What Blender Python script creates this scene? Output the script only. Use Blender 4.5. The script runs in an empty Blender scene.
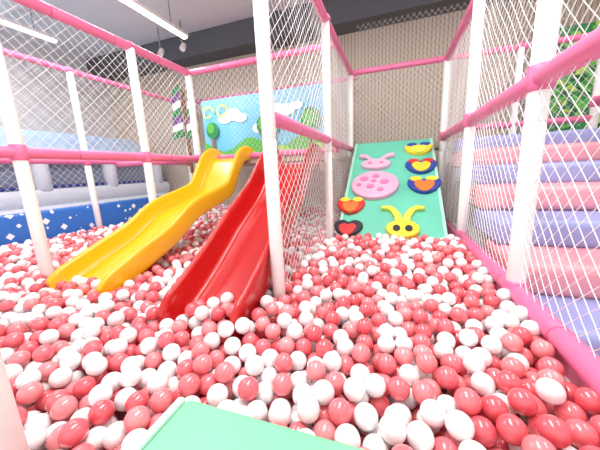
import bpy, bmesh, math, random
import numpy as np
from mathutils import Vector as V, Matrix
random.seed(4); np.random.seed(4)
sc=bpy.context.scene
try:
    sc.view_settings.view_transform='Standard'
    sc.view_settings.exposure=0.0
except Exception: pass
COL=bpy.context.collection

# ---------------------------------------------------------------- materials
def s2l(c): return tuple(((x/255)/12.92 if x/255<=.04045 else ((x/255+.055)/1.055)**2.4) for x in c)
def mat(name,rgb,rough=.5,bump=0,bscale=60,emit=None,spec=.5,var=0,coat=0):
    m=bpy.data.materials.new(name); m.use_nodes=True; nt=m.node_tree; b=nt.nodes['Principled BSDF']
    c=s2l(rgb)+(1,); b.inputs['Base Color'].default_value=c; b.inputs['Roughness'].default_value=rough
    b.inputs['Specular IOR Level'].default_value=spec
    b.inputs['Coat Weight'].default_value=coat; b.inputs['Coat Roughness'].default_value=.08
    if emit: b.inputs['Emission Color'].default_value=c; b.inputs['Emission Strength'].default_value=emit
    if bump or var:
        tc=nt.nodes.new('ShaderNodeTexCoord'); n=nt.nodes.new('ShaderNodeTexNoise'); n.inputs['Scale'].default_value=bscale; n.inputs['Detail'].default_value=3
        nt.links.new(tc.outputs['Object'],n.inputs['Vector'])
        if bump:
            bp=nt.nodes.new('ShaderNodeBump'); bp.inputs['Strength'].default_value=bump; bp.inputs['Distance'].default_value=.01
            nt.links.new(n.outputs['Fac'],bp.inputs['Height']); nt.links.new(bp.outputs['Normal'],b.inputs['Normal'])
        if var:
            mx=nt.nodes.new('ShaderNodeMixRGB'); mx.inputs['Color1'].default_value=c
            mx.inputs['Color2'].default_value=tuple(x*(1-var) for x in c[:3])+(1,)
            nt.links.new(n.outputs['Fac'],mx.inputs['Fac']); nt.links.new(mx.outputs[0],b.inputs['Base Color'])
    return m
WHITEPAD=mat('white_vinyl',(246,246,244),.4,.15,25)
PINKPAD=mat('pink_vinyl',(226,118,162),.38,.15,25)
PINKSEAM=mat('pink_seam',(205,90,136),.5)
GREYSEAM=mat('grey_seam',(222,220,220),.5)
NETM=mat('white_rope',(240,240,240),.7)
YEL=mat('yellow_plastic',(244,184,22),.22,0,spec=.5,coat=.3)
RED=mat('red_plastic',(190,24,24),.22,0,spec=.5,coat=.3)
MINT=mat('mint_vinyl',(104,200,172),.4,.08,12)
MINTB=mat('mint_border',(168,226,208),.4)
MINT2=mat('mint_pad',(122,204,160),.45,.1,20)
MINT3=mat('mint_pad_edge',(190,228,210),.45)
LAV=mat('lavender_vinyl',(152,160,212),.45,.35,9)
ROSE=mat('rose_vinyl',(238,160,170),.45,.35,9)
HPINK=mat('hold_pink',(232,172,200),.4); HPINKD=mat('hold_pink_dark',(216,122,166),.4); HGREY=mat('hold_head_lilac',(224,178,204),.4)
HOR=mat('hold_orange',(240,120,50),.4); HYE=mat('hold_yellow',(248,212,60),.4); HBL=mat('hold_blue',(40,70,160),.4)
HLI=mat('hold_lime',(212,222,80),.4); HBK=mat('hold_black',(35,35,50),.4); HRD=mat('hold_red',(215,50,50),.4)
DARK=mat('dark_grey_paint',(92,96,102),.6); MID=mat('grey_metal',(150,152,156),.5)
CEIL=mat('ceiling_paint',(236,238,242),.8,.05,8)
WALLG=mat('wall_light_grey',(222,223,226),.8,.05,8)
FLOORM=mat('floor_vinyl',(200,196,190),.5,.05,6,var=.15)
WOOD=mat('deck_wood',(196,178,156),.5,.1,10,var=.2)
PITMAT=mat('pit_mat',(215,120,135),.6)
SKYB=mat('mural_sky',(120,200,232),.5); CLOUD=mat('mural_cloud',(250,252,252),.5); GRN=mat('mural_green',(90,185,75),.5)
GRN2=mat('mural_green_dark',(40,140,80),.5); GRN3=mat('mural_lime',(170,210,75),.5); BRN=mat('mural_brown',(150,100,60),.5)
PURP=mat('sail_purple',(120,75,150),.5); INFB=mat('inflatable_pale_blue',(165,200,232),.5,.2,5); INFW=mat('inflatable_white',(228,234,243),.45,.2,5)
NAVY=mat('navy_vinyl',(40,60,130),.5); WIN=mat('window_mesh_grey',(125,138,160),.5,.3,40)
TUBE=mat('lamp_tube',(255,255,255),.5,emit=8)

def slatwall():
    m=bpy.data.materials.new('beige_slat_panel'); m.use_nodes=True; nt=m.node_tree; b=nt.nodes['Principled BSDF']
    tc=nt.nodes.new('ShaderNodeTexCoord'); w=nt.nodes.new('ShaderNodeTexWave'); w.bands_direction='X'; w.inputs['Scale'].default_value=5.5; w.inputs['Distortion'].default_value=0
    cr=nt.nodes.new('ShaderNodeValToRGB'); cr.color_ramp.elements[0].color=s2l((178,162,142))+(1,); cr.color_ramp.elements[0].position=.05
    cr.color_ramp.elements[1].color=s2l((214,201,183))+(1,); cr.color_ramp.elements[1].position=.4
    nt.links.new(tc.outputs['Object'],w.inputs['Vector']); nt.links.new(w.outputs['Fac'],cr.inputs['Fac']); nt.links.new(cr.outputs['Color'],b.inputs['Base Color'])
    bp=nt.nodes.new('ShaderNodeBump'); bp.inputs['Distance'].default_value=.01; bp.inputs['Strength'].default_value=.4
    nt.links.new(w.outputs['Fac'],bp.inputs['Height']); nt.links.new(bp.outputs['Normal'],b.inputs['Normal']); b.inputs['Roughness'].default_value=.7
    return m
SLAT=slatwall()

def bluestrip():
    m=bpy.data.materials.new('blue_printed_vinyl'); m.use_nodes=True; nt=m.node_tree; b=nt.nodes['Principled BSDF']
    tc=nt.nodes.new('ShaderNodeTexCoord'); v=nt.nodes.new('ShaderNodeTexVoronoi'); v.inputs['Scale'].default_value=7; v.distance='MANHATTAN'
    cr=nt.nodes.new('ShaderNodeValToRGB'); cr.color_ramp.interpolation='CONSTANT'
    cr.color_ramp.elements[0].color=s2l((235,242,250))+(1,); cr.color_ramp.elements[1].position=.33; cr.color_ramp.elements[1].color=s2l((48,112,196))+(1,)
    nt.links.new(tc.outputs['Object'],v.inputs['Vector']); nt.links.new(v.outputs['Distance'],cr.inputs['Fac']); nt.links.new(cr.outputs['Color'],b.inputs['Base Color'])
    return m
BLUEP=bluestrip()

# ---------------------------------------------------------------- mesh helpers
def obj(name,me,parent=None):
    o=bpy.data.objects.new(name,me); COL.objects.link(o)
    if parent: o.parent=parent
    return o
def empty(name):
    e=bpy.data.objects.new(name,None); COL.objects.link(e); return e
def finish(bm,name,mats,parent=None,smooth=True):
    me=bpy.data.meshes.new(name); bm.to_mesh(me); bm.free()
    for m in mats: me.materials.append(m)
    if smooth:
        me.polygons.foreach_set('use_smooth',[True]*len(me.polygons))
    return obj(name,me,parent)
def box(name,lo,hi,m,bev=0,parent=None,seg=3):
    bm=bmesh.new(); bmesh.ops.create_cube(bm,size=1)
    lo=V(lo);hi=V(hi)
    for v in bm.verts: v.co=V([(lo[i]+hi[i])/2+v.co[i]*(hi[i]-lo[i]) for i in range(3)])
    if bev: bmesh.ops.bevel(bm,geom=bm.edges[:],offset=bev,segments=seg,profile=.5,affect='EDGES')
    o=finish(bm,name,[m],parent,smooth=False)
    if bev:
        for p in o.data.polygons: p.use_smooth=True
    return o
def frame(ax):
    ax=ax.normalized(); a=V((0,0,1)) if abs(ax.z)<.9 else V((1,0,0))
    u=ax.cross(a).normalized(); w=ax.cross(u).normalized(); return u,w
def lathe(bm,p0,ax,prof,mi=None,seg=20,cap=True):
    ax=ax.normalized(); u,w=frame(ax); rings=[]
    for (s,r,_) in prof:
        rings.append([bm.verts.new(p0+ax*s+(u*math.cos(2*math.pi*k/seg)+w*math.sin(2*math.pi*k/seg))*r) for k in range(seg)])
    for i in range(len(rings)-1):
        for k in range(seg):
            f=bm.faces.new((rings[i][k],rings[i][(k+1)%seg],rings[i+1][(k+1)%seg],rings[i+1][k])); f.material_index=prof[i][2]
    if cap:
        for rr,q in ((rings[0],prof[0]),(rings[-1],prof[-1])):
            f=bm.faces.new(rr); f.material_index=q[2]
def padtube(bm,a,b,r,mi,ms,every=.45):
    a=V(a);b=V(b);L=(b-a).length; ax=b-a
    prof=[(0,r*.8,mi),(.012,r,mi)]
    n=max(1,int(L/every)); 
    for i in range(1,n):
        s=L*i/n; prof+=[(s-.012,r,mi),(s-.005,r*.94,ms),(s+.005,r*.94,mi),(s+.012,r,mi)]
    prof+=[(L-.012,r,mi),(L,r*.8,mi)]
    lathe(bm,a,ax,prof)
def post(x,y,z0,z1,r=.042,joints=(),name='padded_post'):
    bm=bmesh.new(); padtube(bm,(x,y,z0),(x,y,z1),r,0,1,.9)
    for z in joints:
        lathe(bm,V((x,y,z-.055)),V((0,0,1)),[(0,r+.002,2),(.008,r+.010,2),(.102,r+.010,2),(.11,r+.002,2)])
    lathe(bm,V((x,y,z1-.01)),V((0,0,1)),[(0,r+.01,2),(.02,r+.012,2),(.05,r*.8,2),(.06,r*.3,2)])
    bmesh.ops.recalc_face_normals(bm,faces=bm.faces[:])
    return finish(bm,name,[WHITEPAD,GREYSEAM,PINKPAD])
def rail(a,b,r=.04,name='padded_rail',m=None):
    bm=bmesh.new(); padtube(bm,a,b,r,0,1)
    bmesh.ops.recalc_face_normals(bm,faces=bm.faces[:])
    return finish(bm,name,[m or PINKPAD,PINKSEAM])
def net(P,U,W,s=.055,r=.0022,knot=.0035,bulge=.02,name='safety_net'):
    P=V(P);U=V(U);W=V(W);a=U.length;b=W.length;u=U.normalized();w=W.normalized();n=u.cross(w)
    ph=random.random()*6
    def pt(x,y):
        k=math.sin(math.pi*min(max(x/a,0),1))*math.sin(math.pi*min(max(y/b,0),1))
        return P+u*x+w*y+n*(bulge*k*math.sin(x*2.1+ph)+.004*math.sin(x*9+y*7))
    vs=[];fs=[]
    def strand(pts):
        base=len(vs)
        d=(pts[-1]-pts[0]).normalized(); e=d.cross(n).normalized()
        for p in pts:
            for q in range(3):
                an=2*math.pi*q/3; vs.append(p+(e*math.cos(an)+n*math.sin(an))*r)
        for i in range(len(pts)-1):
            for q in range(3):
                o=base+3*i; fs.append((o+q,o+(q+1)%3,o+3+(q+1)%3,o+3+q))
    c=s/2
    while c<a+b:
        x0=max(0,c-b);x1=min(a,c); k=max(1,int((x1-x0)/(s*1.5)))
        strand([pt(x0+(x1-x0)*i/k,c-(x0+(x1-x0)*i/k)) for i in range(k+1)]); c+=s
    c=-b+s/2
    while c<a:
        x0=max(0,c);x1=min(a,b+c); k=max(1,int((x1-x0)/(s*1.5)))
        strand([pt(x0+(x1-x0)*i/k,(x0+(x1-x0)*i/k)-c) for i in range(k+1)]); c+=s
    if knot:
        for i in range(int((a+b)/s)):
            for j in range(int((a+b)/s)):
                p=(i+.5)*s; q=-b+(j+.5)*s; x=(p+q)/2;y=(p-q)/2
                if 0<x<a and 0<y<b:
                    c0=pt(x,y); o=len(vs)
                    for dd in (u,-u,w,-w,n,-n): vs.append(c0+dd*knot)
                    for t in ((0,2,4),(2,1,4),(1,3,4),(3,0,4),(2,0,5),(1,2,5),(3,1,5),(0,3,5)): fs.append(tuple(o+z for z in t))
    me=bpy.data.meshes.new(name); me.from_pydata([tuple(v) for v in vs],[],fs); me.materials.append(NETM)
    return obj(name,me)

# ---------------------------------------------------------------- camera
Zc=V((-60,1334,270)).normalized(); d=V((94,55,-270)).normalized()
Yc=(d-d.dot(Zc)*Zc).normalized(); Xc=Yc.cross(Zc)
cam=bpy.data.cameras.new('camera'); cam.sensor_width=36; cam.lens=16.2; cam.clip_start=.02
co=bpy.data.objects.new('camera',cam); COL.objects.link(co)
co.matrix_world=Matrix.Translation((0,0,.65)) @ Matrix((Xc,Yc,Zc)).to_4x4()
sc.camera=co

# ---------------------------------------------------------------- room
FZ=-.45; CZ=3.3
box('floor',(-6.6,-1.5,FZ-.1),(4.1,5.2,FZ),FLOORM)
box('ceiling',(-6.6,-1.5,CZ),(4.1,5.2,CZ+.1),CEIL)
box('wall_back',(-6.6,5.2,FZ),(4.1,5.3,CZ),SLAT)
box('wall_left',(-6.7,-1.5,FZ),(-6.6,5.2,CZ),WALLG)
box('wall_right',(4.1,-1.5,FZ),(4.2,5.2,CZ),SLAT)
box('trim_1',(-6.6,4.8,2.9),(4.1,5.19,CZ-.005),DARK)
box('trim_2',(-6.6,5.17,FZ),(4.1,5.2,FZ+.1),DARK)
for i,y in enumerate((1.2,3.0)):
    box('trim_%d'%(3+i),(-6.6,y,CZ-.12),(4.1,y+.08,CZ-.003),WALLG)
def tube_lamp(x,y0,y1,z):
    e=empty('linear_ceiling_lamp')
    box('housing',(x-.05,y0,z),(x+.05,y1,z+.05),WHITEPAD,.01,e)
    box('diffuser',(x-.035,y0+.02,z-.03),(x+.035,y1-.02,z),TUBE,.01,e)
    for yy in (y0+.3,y1-.3):
        box('hanger',(x-.006,yy-.006,z+.05),(x+.006,yy+.006,CZ),MID,0,e)
tube_lamp(-3.1,.6,3.9,2.75)
tube_lamp(-.4,-1,1.6,2.95)
tube_lamp(2.2,.2,3.6,2.95)
tube_lamp(-5.4,0,3.5,2.95)
def spot(x,y):
    e=empty('track_spotlight')
    box('stem',(x-.01,y-.01,2.95),(x+.01,y+.01,CZ),MID,0,e)
    bm=bmesh.new(); lathe(bm,V((x,y+.05,2.95)),V((.1,-.6,-.8)),[(0,.03,0),(.02,.045,0),(.14,.05,0),(.14,.042,0),(.12,.03,0)],seg=18)
    bmesh.ops.recalc_face_normals(bm,faces=bm.faces[:]); finish(bm,'head',[WHITEPAD],e)
for x in (-4.1,-3.6): spot(x,4.4)

def area(name,loc,size,power,rot=(0,0,0)):
    l=bpy.data.lights.new(name,'AREA'); l.shape='RECTANGLE'; l.size=size[0]; l.size_y=size[1]; l.energy=power; l.color=(1,.98,.95)
    o=bpy.data.objects.new(name,l); COL.objects.link(o); o.location=loc; o.rotation_euler=rot
area('ceiling_panel_light',(-.4,1.2,2.9),(.5,2.6),96)
area('ceiling_panel_light',(-3.1,2.2,2.7),(.5,2.6),66)
area('ceiling_panel_light',(2.2,2.0,2.9),(.5,2.6),54)
area('ceiling_panel_light',(-5.4,2,2.9),(.5,2.6),30)
w=bpy.data.worlds.new('world'); sc.world=w; w.use_nodes=True
w.node_tree.nodes['Background'].inputs['Color'].default_value=(.98,.99,1,1); w.node_tree.nodes['Background'].inputs['Strength'].default_value=1.4

# ---------------------------------------------------------------- frame
TZ=1.93
PL=-2.52; PC=-.6; PR=.6
for y in (1.23,2.3,3.13): post(PL,y,-.3,TZ,joints=(.86,))
post(PL,-.4,-.3,TZ,joints=(.86,))
for y in (1.3,2.62,4.1): post(PC,y,-.3,TZ,r=.036,joints=())
for y in (1.57,2.75,4.1): post(PR,y,-.3,TZ,joints=(0.0,1.0,) if y<4 else (1.0,))
post(PR,.1,-.3,TZ,joints=(0.0,1.0,))
post(-.905,.27,-.3,TZ,joints=())
for y in (.6,2.7,4.75): post(-4.05,y,-.3,2.06,r=.04,joints=(.9,))
for y in (.6,2.4,4.1): post(2.1,y,-.3,TZ,joints=(1.25,))
post(1.35,4.1,-.3,TZ,r=.036)
for z in (.86,TZ): rail((PL,-.4,z),(PL,3.13,z),.042)
for z in (.9,2.06): rail((-4.05,.6,z),(-4.05,4.75,z),.036)
rail((-4.05,4.75,2.06),(PC,4.75,2.06),.035)
rail((PL,3.13,TZ),(PC,3.13,TZ),.036); rail((-4.05,3.13,.86),(PL,3.13,.86),.038); rail((PL,3.13,.86),(PC,3.13,.86),.036)
for z in (.92,TZ): rail((PC,1.3,z),(PC,4.1,z),.036)
for z in (1.0,TZ): rail((PR,.1,z),(PR,4.1,z),.043)
rail((PR,.1,.0),(PR,2.75,.0),.043)
rail((PC,4.1,TZ),(2.1,4.1,TZ),.034); rail((PR,4.1,1.08),(2.1,4.1,1.08),.036)
rail((2.1,.6,TZ),(2.1,4.1,TZ),.038); rail((2.1,.6,1.25),(2.1,4.1,1.25),.038)
rail((PL,-.4,TZ),(PR,-.4,TZ),.038); rail((PR,-.4,TZ),(PR,.1,TZ),.038)
box('pit_curb',(.585,.1,-.42),(.64,4.1,-.02),mat('curb_pink',(232,140,170),.5),.01)

# nets
net((PR,.1,.03),(0,4.0,0),(0,0,TZ-.03),s=.074,r=.0017,knot=.003)
net((PC,1.3,-.05),(0,2.8,0),(0,0,TZ+.05),s=.074,r=.0017)
net((PL,-.4,.88),(0,3.53,0),(0,0,TZ-.88),s=.08,r=.0018)
net((-4.05,.6,.3),(0,4.15,0),(0,0,1.76),s=.085,r=.0017,knot=0)
net((PL,4.0,.9),(1.92,0,0),(0,0,1.03),s=.085,r=.0016,knot=0)
net((PL,3.13,1.42),(1.92,0,0),(0,0,.5),s=.08,r=.0017,knot=0)
net((PC,4.1,1.0),(2.7,0,0),(0,0,.92),s=.08,r=.0017,knot=0)
net((PC,4.75,1.0),(2.7,0,0),(0,0,1.8),s=.08,r=.0017,knot=0)
net((2.1,.6,.3),(0,3.5,0),(0,0,1.63),s=.085,r=.0018,knot=0)
net((-4.05,4.75,.3),(3.4,0,0),(0,0,1.76),s=.09,r=.0017,knot=0)

# decks
box('slide_deck',(PL,3.13,.76),(PC-.05,4.1,.84),WOOD,.01)
box('slide_deck',(-1.10,2.5,.64),(PC-.05,3.12,.72),WOOD,.01)
box('upper_deck',(PC,4.16,.86),(2.1,4.75,.96),WOOD,.01)

# ---------------------------------------------------------------- slides
def catmull(P,n=8):
    out=[]
    for i in range(len(P)-1):
        p0=P[max(i-1,0)];p1=P[i];p2=P[i+1];p3=P[min(i+2,len(P)-1)]
        for k in range(n):
            t=k/n; out.append(tuple(.5*((2*p1[j])+(-p0[j]+p2[j])*t+(2*p0[j]-5*p1[j]+4*p2[j]-p3[j])*t*t+(-p0[j]+3*p1[j]-3*p2[j]+p3[j])*t**3) for j in range(2)))
    out.append(P[-1]); return out
def slide(name,cx,width,prof,h,m):
    path=catmull(prof); N=len(path); hw=width/2
    half=[(0,0),(.35,.002),(.62,.006),(.74,.03),(.79,.10),(.82,.6),(.84,.86),(.88,.98),(.94,1.0),(.99,.93),(1.0,.78),(.97,.3),(.95,-.12)]
    bm=bmesh.new(); rings=[]
    for i,(y,z) in enumerate(path):
        a=path[max(i-1,0)];b=path[min(i+1,N-1)]; t=V((0,b[0]-a[0],b[1]-a[1])).normalized(); n=V((0,-t.z,t.y)); 
        if n.z<0:n=-n
        f=i/(N-1); hh=h*(.6+.4*math.sin(min(1,f/.12)*math.pi/2)); 
        if f>.93: hh*=1-.25*(f-.93)/.07
        sec=[(q*hw,k*hh) for (q,k) in half]
        full=[(-q,k) for q,k in reversed(sec[1:])]+sec
        under=[(hw*.93,-.035),(hw*.6,-.035),(0,-.035),(-hw*.6,-.035),(-hw*.93,-.035)]
        rings.append([bm.verts.new(V((cx+q,y,z))+n*k) for q,k in full+under])
    M=len(rings[0])
    for i in range(N-1):
        for k in range(M): bm.faces.new((rings[i][k],rings[i][(k+1)%M],rings[i+1][(k+1)%M],rings[i+1][k]))
    bm.faces.new(rings[0]); bm.faces.new(rings[-1])
    bmesh.ops.recalc_face_normals(bm,faces=bm.faces[:])
    return finish(bm,name,[m])
YP=[(1.08,-.10),(1.22,-.065),(1.45,.02),(1.75,.13),(2.05,.29),(2.42,.38),(2.65,.46),(2.83,.68),(2.98,.82),(3.2,.85)]
RP=[(.92,-.10),(1.03,-.07),(1.18,.0),(1.38,.11),(1.6,.25),(1.8,.36),(1.97,.46),(2.14,.60),(2.3,.70),(2.52,.73)]
slide('wave_slide',-1.97,.53,YP,.14,YEL)
slide('wave_slide',-.86,.44,RP,.16,RED)

# ---------------------------------------------------------------- climbing slope
cs=empty('climbing_slope')
bm=bmesh.new()
for p in [(-.53,2.42,-.15),(.47,2.42,-.15),(.47,4.14,1.0),(-.53,4.14,1.0),(-.53,2.6,-.15),(.47,2.6,-.15),(.47,4.14,.85),(-.53,4.14,.85)]: bm.verts.new((p[0],p[1],p[2]))
bm.verts.ensure_lookup_table(); v=bm.verts
for f in [(0,1,2,3),(4,7,6,5),(0,4,5,1),(3,2,6,7),(0,3,7,4),(1,5,6,2)]: bm.faces.new([v[i] for i in f])
bmesh.ops.bevel(bm,geom=bm.edges[:],offset=.02,segments=3,affect='EDGES')
bmesh.ops.recalc_face_normals(bm,faces=bm.faces[:])
slope=finish(bm,'padded_ramp',[MINT],cs,False)
A0=V((0,2.6,-.15+.18*1.15/1.72)); ang=V((0,1.72,1.15)).normalized(); nn=V((0,-ang.z,ang.y))
SM=Matrix((V((1,0,0)),ang,nn)).transposed().to_4x4()
def flat(name,pts,m,M,th=.012,bev=.008,off=0,parent=None,holes=()):
    cu=bpy.data.curves.new(name,'CURVE'); cu.dimensions='2D'; cu.fill_mode='BOTH'; cu.extrude=th; cu.bevel_depth=bev; cu.bevel_resolution=2
    sp=cu.splines.new('POLY'); sp.points.add(len(pts)-1); sp.use_cyclic_u=True
    for i,(x,y) in enumerate(pts): sp.points[i].co=(x,y,0,1)
    cu.materials.append(m)
    o=bpy.data.objects.new(name,cu); COL.objects.link(o)
    o.matrix_world=M@Matrix.Translation((0,0,off))
    if parent: o.parent=parent
    return o
def ell(cx,cy,rx,ry,a0=0,a1=360,n=40):
    return [(cx+rx*math.cos(math.radians(a0+(a1-a0)*i/n)),cy+ry*math.sin(math.radians(a0+(a1-a0)*i/n))) for i in range(n+(0 if a1-a0==360 else 1))]
def arcband(pts,w0,w1):
    l=[];r=[];n=len(pts)
    for i,p in enumerate(pts):
        a=V(pts[max(i-1,0)]);b=V(pts[min(i+1,n-1)]); t=(b-a).normalized(); nn2=V((-t.y,t.x)); ww=w0+(w1-w0)*i/(n-1)
        l.append(tuple(V(p)+nn2*ww)); r.append(tuple(V(p)-nn2*ww))
    return l+r[::-1]
MS=Matrix.Translation(A0)@SM
for x0,x1 in ((-.53,-.505),(.445,.47)):
    flat('ramp_border',[(x0,-.1),(x1,-.1),(x1,1.83),(x0,1.83)],MINTB,MS,.004,.003,.004,cs)
def heart(cx,cy,w,h):
    P=[]
    for i in range(60):
        t=-math.pi+2*math.pi*i/60
        s_=math.sin(t); c=math.cos(t)
        x=w*s_*(1-(.16*(-c) if c<0 else 0)); y=h*(.5*c if c>0 else 1.05*c)
        if c>0: y-=h*.3*math.exp(-(x/(w*.28))**2)*min(1,c*1.3)
        P.append((cx+x,cy+y))
    return P
def hold(cx,s,w,h,c1,c2,parent=cs,c3=None):
    flat('heart_hold',heart(cx,s+.035,w,h),c1,MS,.014,.012,.02,parent)
    flat('hold_tongue',heart(cx,s-.01,w*.6,h*.74),c2,MS,.014,.006,.04,parent)
    if c3:
        for sx in (-1,1): flat('hold_cap',ell(cx+sx*w*.5,s+.075,w*.36,h*.22,n=20),c3,MS,.014,.005,.036,parent)
hold(.29,1.55,.155,.14,HYE,HLI,c3=HBL); hold(.30,1.17,.16,.16,HBL,HYE,c3=HRD); hold(.315,.81,.16,.16,HBL,HOR,c3=HYE)
hold(-.44,.46,.14,.14,HRD,HOR,c3=HYE); hold(-.43,.12,.135,.13,HBK,HRD)
flat('ladybird_body',ell(-.21,.82,.25,.235),HPINK,MS,.018,.015,.02,cs)
for a,b,r in [(-.33,.9,.045),(-.20,.95,.034),(-.10,.84,.045),(-.25,.76,.04),(-.14,.70,.030),(-.38,.79,.026),(-.22,.86,.025)]:
    flat('spot',ell(a,b,r,r*.8,n=20),HPINKD,MS,.012,.004,.05,cs)
flat('ladybird_head',ell(-.22,1.24,.165,.085),HGREY,MS,.018,.015,.02,cs)
for sx in (-1,1):
    flat('antenna',arcband([(-.22+sx*.05,1.30),(-.22+sx*.09,1.38),(-.22+sx*.15,1.44),(-.22+sx*.21,1.45)],.014,.03),HGREY,MS,.012,.008,.02,cs)
    flat('eye',ell(-.22+sx*.07,1.24,.022,.02,n=16),HPINKD,MS,.012,.003,.045,cs)
flat('bug_body',ell(.09,.12,.14,.10),HYE,MS,.016,.012,.02,cs)
for sx in (-1,1):
    flat('bug_antenna',arcband([(.09+sx*.03,.20),(.09+sx*.045,.30),(.09+sx*.09,.39),(.09+sx*.14,.425),(.09+sx*.20,.42)],.032,.014),HLI,MS,.014,.008,.02,cs)
    flat('bug_eye',ell(.09+sx*.055,.11,.03,.035,n=16),HBK,MS,.012,.003,.045,cs)

# ---------------------------------------------------------------- stairs
st=empty('padded_stairs')
YS=[.6,1.0,1.38,1.76,2.15,2.56,2.93,3.3,3.68,4.06]; ZS=[-.38,-.25,-.1,.08,.26,.45,.62,.79,.94]
for i in range(9):
    z=ZS[i]
    o=box('step_%d'%(i+1),(.68,YS[i],max(z-.19,FZ+.01)),(2.02,min(YS[i+1]+.25,4.06),z),[ROSE,LAV][(i+1)%2],.05 if i else .02,st,5)
box('stair_base',(.70,2.2,FZ),(2.0,4.0,-.12),WHITEPAD,.02,st)

# ---------------------------------------------------------------- entry pad
ep=empty('entry_step_pad')
box('top_pad',(-.53,-.5,-.12),(.5,.5,.05),MINT2,.02,ep)
box('edge_strip',(-.56,-.5,-.14),(-.535,.5,.045),MINT3,.01,ep)
box('base_block',(-.52,-.5,FZ),(.49,.48,-.125),MINT2,.01,ep)

# ---------------------------------------------------------------- pit
box('pit_floor_mat',(-4.0,-.6,-.3),(.58,5.0,-.2),PITMAT,.01)
box('printed_pit_border',(-4.22,-.6,-.3),(-4.06,4.9,.3),BLUEP,.03)

# mural
mu=empty('cartoon_mural_board')
box('board',(-3.15,4.15,.85),(-1.0,4.19,1.88),SKYB,.005,mu)
MM=Matrix.Translation((0,4.14,0))@Matrix.Rotation(math.radians(90),4,'X')
cnt=[0]
def mf(nm,pts,m):
    cnt[0]+=1; flat(nm,pts,m,MM,.0007,0,.002+.0018*cnt[0],mu)
for x,z,r in [(-2.7,1.55,.13),(-2.55,1.6,.16),(-2.4,1.54,.12),(-1.75,1.62,.12),(-1.6,1.58,.15),(-1.42,1.62,.1),(-2.05,1.35,.14)]:
    mf('cloud',ell(x,z,r,r*.6,n=24),CLOUD)
mf('hill',[(-3.14,.86),(-1.01,.86)]+[(-1.01-2.13*i/30,1.12+.10*math.sin(i*.45)) for i in range(31)],GRN)
mf('hill_front',[(-3.14,.86),(-1.01,.86)]+[(-1.01-2.13*i/30,1.0+.06*math.sin(i*.7+1)) for i in range(31)],GRN3)
for x,r in [(-1.95,.16),(-1.8,.12),(-2.95,.12),(-1.2,.17)]:
    mf('trunk',[(x-.03,1.0),(x+.03,1.0),(x+.02,1.35),(x-.02,1.35)],BRN)
    mf('treetop',ell(x,1.38,r,r*1.1,n=24),GRN2)
    mf('treetop_light',ell(x-.03,1.42,r*.6,r*.7,n=24),GRN)
for k,x in enumerate((-3.0,-2.72)):
    sp=[(x+.11*(1-t/40)*math.cos(t*.35),1.66+.11*(1-t/40)*math.sin(t*.35)) for t in range(18)]
    mf('swirl',arcband(sp,.014,.01),HYE)
# windmill/striped banner
wm=empty('striped_windmill_decoration')
MW=Matrix.Translation((0,4.5,0))@Matrix.Rotation(math.radians(90),4,'X')
for sx,x0 in ((0,-4.02),(1,-3.68)):
    for i in range(7):
        z0=1.35+i*.13; wd=.14-.011*i
        flat('sail_stripe',[(x0-wd+i*.02,z0),(x0+wd+i*.02,z0+.06),(x0+wd+i*.02-.01,z0+.18),(x0-wd+i*.02+.01,z0+.12)],[GRN2,CLOUD,PURP][i%3],MW,.01,.003,.012*i,wm)
box('mast',(-3.87,4.52,.7),(-3.82,4.57,2.25),BRN,.01,wm)

# leafy board right
lb=empty('leafy_green_panel')
box('panel',(1.75,4.8,1.0),(2.9,4.84,2.3),GRN2,.005,lb)
ML=Matrix.Translation((0,4.79,0))@Matrix.Rotation(math.radians(90),4,'X')
for i in range(90):
    x=random.uniform(1.82,2.83); z=random.uniform(1.06,2.24); a=random.uniform(0,6.28); l=random.uniform(.05,.1)
    pts=[(x+l*math.cos(t)*math.cos(a)-l*.42*math.sin(t)*math.sin(a),z+l*math.cos(t)*math.sin(a)+l*.42*math.sin(t)*math.cos(a)) for t in [k*6.283/12 for k in range(12)]]
    flat('leaf',pts,random.choice([GRN,GRN,GRN3]),ML,.0005,.0,.0012*i,lb)

# inflatable
inf=empty('inflatable_bounce_house')
box('base_bolster',(-6.3,.3,FZ),(-4.75,5.0,.30),INFW,.14,inf,6)
box('upper_bolster',(-6.2,.3,.26),(-4.82,5.0,.55),INFW,.13,inf,6)
box('navy_band',(-6.15,.35,.52),(-4.9,4.95,.60),NAVY,.03,inf)
box('window_wall',(-6.1,.4,.56),(-4.98,4.9,1.02),WIN,.03,inf)
for y in (.5,1.55,2.6,3.65,4.7):
    bm=bmesh.new(); lathe(bm,V((-4.93,y,.5)),V((0,0,1)),[(0,.06,0),(.04,.11,0),(.5,.11,0),(.58,.06,0)]); bmesh.ops.recalc_face_normals(bm,faces=bm.faces[:]); finish(bm,'column',[INFW],inf)
bm=bmesh.new()
pv=[(-4.85,.25,1.02),(-4.85,4.95,1.02),(-5.5,4.7,1.5),(-5.5,.5,1.5),(-6.2,.25,1.02),(-6.2,4.95,1.02)]
vv=[bm.verts.new(p) for p in pv]
for f in [(0,1,2,3),(3,2,5,4),(0,3,4),(1,5,2),(0,4,5,1)]: bm.faces.new([vv[i] for i in f])
bmesh.ops.bevel(bm,geom=bm.edges[:],offset=.06,segments=4,affect='EDGES'); bmesh.ops.recalc_face_normals(bm,faces=bm.faces[:])
finish(bm,'roof_canopy',[INFB],inf,False)
box('roof_trim',(-4.9,.3,.98),(-4.8,4.9,1.06),NAVY,.03,inf)

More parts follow.
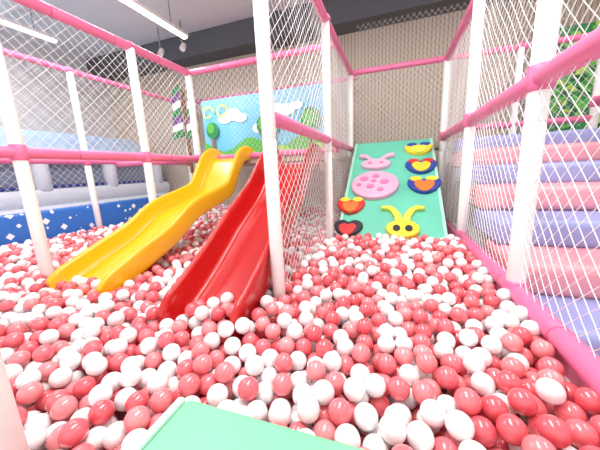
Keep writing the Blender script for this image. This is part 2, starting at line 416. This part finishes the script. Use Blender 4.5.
# ---------------------------------------------------------------- balls
D=.070; R=D/2; CELL=D
def interp(P,y):
    for i in range(len(P)-1):
        if P[i][0]<=y<=P[i+1][0]:
            t=(y-P[i][0])/(P[i+1][0]-P[i][0]); return P[i][1]+(P[i+1][1]-P[i][1])*t
    return 9
posts2=[(PL,1.23),(PL,2.3),(PL,3.13),(PL,-.4),(PC,1.3),(PC,2.62),(-.905,.27)]
SL=[(-1.97,.265,YP),(-.86,.22,RP)]
X0,X1,Y0,Y1=-4.0,.583,-.5,4.95
def blocked(x,y):
    if x<X0+R or x>X1-R+.0 or y<Y0+R or y>Y1-R: return True
    if -.56-R<x and y<.5+R: return True
    for a,b in posts2:
        if (x-a)**2+(y-b)**2<(.043+R)**2: return True
    if -.57<x<.51 and y>2.42-R+.25: return True
    for cx,hw,P in SL:
        dx=abs(x-cx)
        if dx<hw+R*.9 and y>P[0][0]-R*.7:
            if y<P[0][0]+.03: return True
            if interp(P,y)<.09 and dx>hw*.78-R*.8: return True
            if .0<interp(P,y)<.10: return True
    if y>3.0 and x>-.65: return True
    return False
grid={}
def zat(x,y):
    z=-.16; cx=int(x//CELL);cy=int(y//CELL)
    for sx,hw,P in SL:
        if abs(x-sx)<hw and P[0][0]<y<P[4][0]:
            q=interp(P,y)
            if q<.09: z=q+R
    for i in (cx-1,cx,cx+1):
        for j in (cy-1,cy,cy+1):
            for (a,b,c) in grid.get((i,j),()):
                q=D*D-(x-a)**2-(y-b)**2
                if q>0:
                    k=c+math.sqrt(q)
                    if k>z:z=k
    return z
balls=[]; rnd=random.random
def lim(x,y):
    return (-.025+.02*math.sin(x*2.3+.5)*math.cos(y*1.9)+.035*math.exp(-((x)**2+(y-2.2)**2)/.5)
      +.03*math.exp(-((x-.6)**2)/.04)+.05*math.exp(-((x+.68)**2+(y-.98)**2)/.05))
att=0
while att<23000:
    att+=1
    x=X0+(X1-X0)*rnd(); y=Y0+(Y1-Y0)*rnd()
    if blocked(x,y): continue
    z=zat(x,y); st_=.035
    for k in range(22):
        a=rnd()*6.283; nx=x+st_*math.cos(a); ny=y+st_*math.sin(a)
        if blocked(nx,ny): continue
        nz=zat(nx,ny)
        if nz<z: x,y,z=nx,ny,nz
        else: st_*=.88
    if z>lim(x,y): continue
    grid.setdefault((int(x//CELL),int(y//CELL)),[]).append((x,y,z)); balls.append((x,y,z))
def ico(sub):
    bm=bmesh.new(); bmesh.ops.create_icosphere(bm,subdivisions=sub,radius=R*.99)
    v=np.array([q.co[:] for q in bm.verts],dtype=np.float32); f=np.array([[q.index for q in p.verts] for p in bm.faces],dtype=np.int32); bm.free(); return v,f
pinks=[(234,104,114),(230,92,102),(238,126,132),(235,112,120),(241,140,144)]
whites=[(250,249,249),(246,245,246),(251,247,246)]
hi=ico(4); mdl=ico(3); lo=ico(2)
Vs=[];Fs=[];Cs=[];off=0
for (x,y,z) in balls:
    dd=math.sqrt(x*x+y*y)
    v,f=(hi if dd<1.0 else mdl if dd<2.6 else lo)
    Vs.append(v+np.array((x,y,z),dtype=np.float32)); Fs.append(f+off); off+=len(v)
    c=s2l(random.choice(pinks) if rnd()<.54 else random.choice(whites)); 
    Cs.append(np.tile(np.array(c+(1,),dtype=np.float32),(len(v),1)))
Vs=np.concatenate(Vs);Fs=np.concatenate(Fs);Cs=np.concatenate(Cs)
me=bpy.data.meshes.new('ball_pit_balls'); me.vertices.add(len(Vs)); me.vertices.foreach_set('co',Vs.ravel())
me.loops.add(len(Fs)*3); me.loops.foreach_set('vertex_index',Fs.ravel())
me.polygons.add(len(Fs)); me.polygons.foreach_set('loop_start',np.arange(0,len(Fs)*3,3,dtype=np.int32)); 
me.polygons.foreach_set('use_smooth',np.ones(len(Fs),dtype=bool))
me.update(calc_edges=True); 
ca=me.color_attributes.new('ball_colour','FLOAT_COLOR','POINT'); ca.data.foreach_set('color',Cs.ravel())
BM=bpy.data.materials.new('glossy_ball_plastic'); BM.use_nodes=True; nt=BM.node_tree; b=nt.nodes['Principled BSDF']
at=nt.nodes.new('ShaderNodeAttribute'); at.attribute_name='ball_colour'; nt.links.new(at.outputs['Color'],b.inputs['Base Color'])
b.inputs['Roughness'].default_value=.25; b.inputs['Coat Weight'].default_value=.6; b.inputs['Coat Roughness'].default_value=.1
me.materials.append(BM); obj('ball_pit_balls',me)
print('balls',len(balls),'verts',len(Vs))
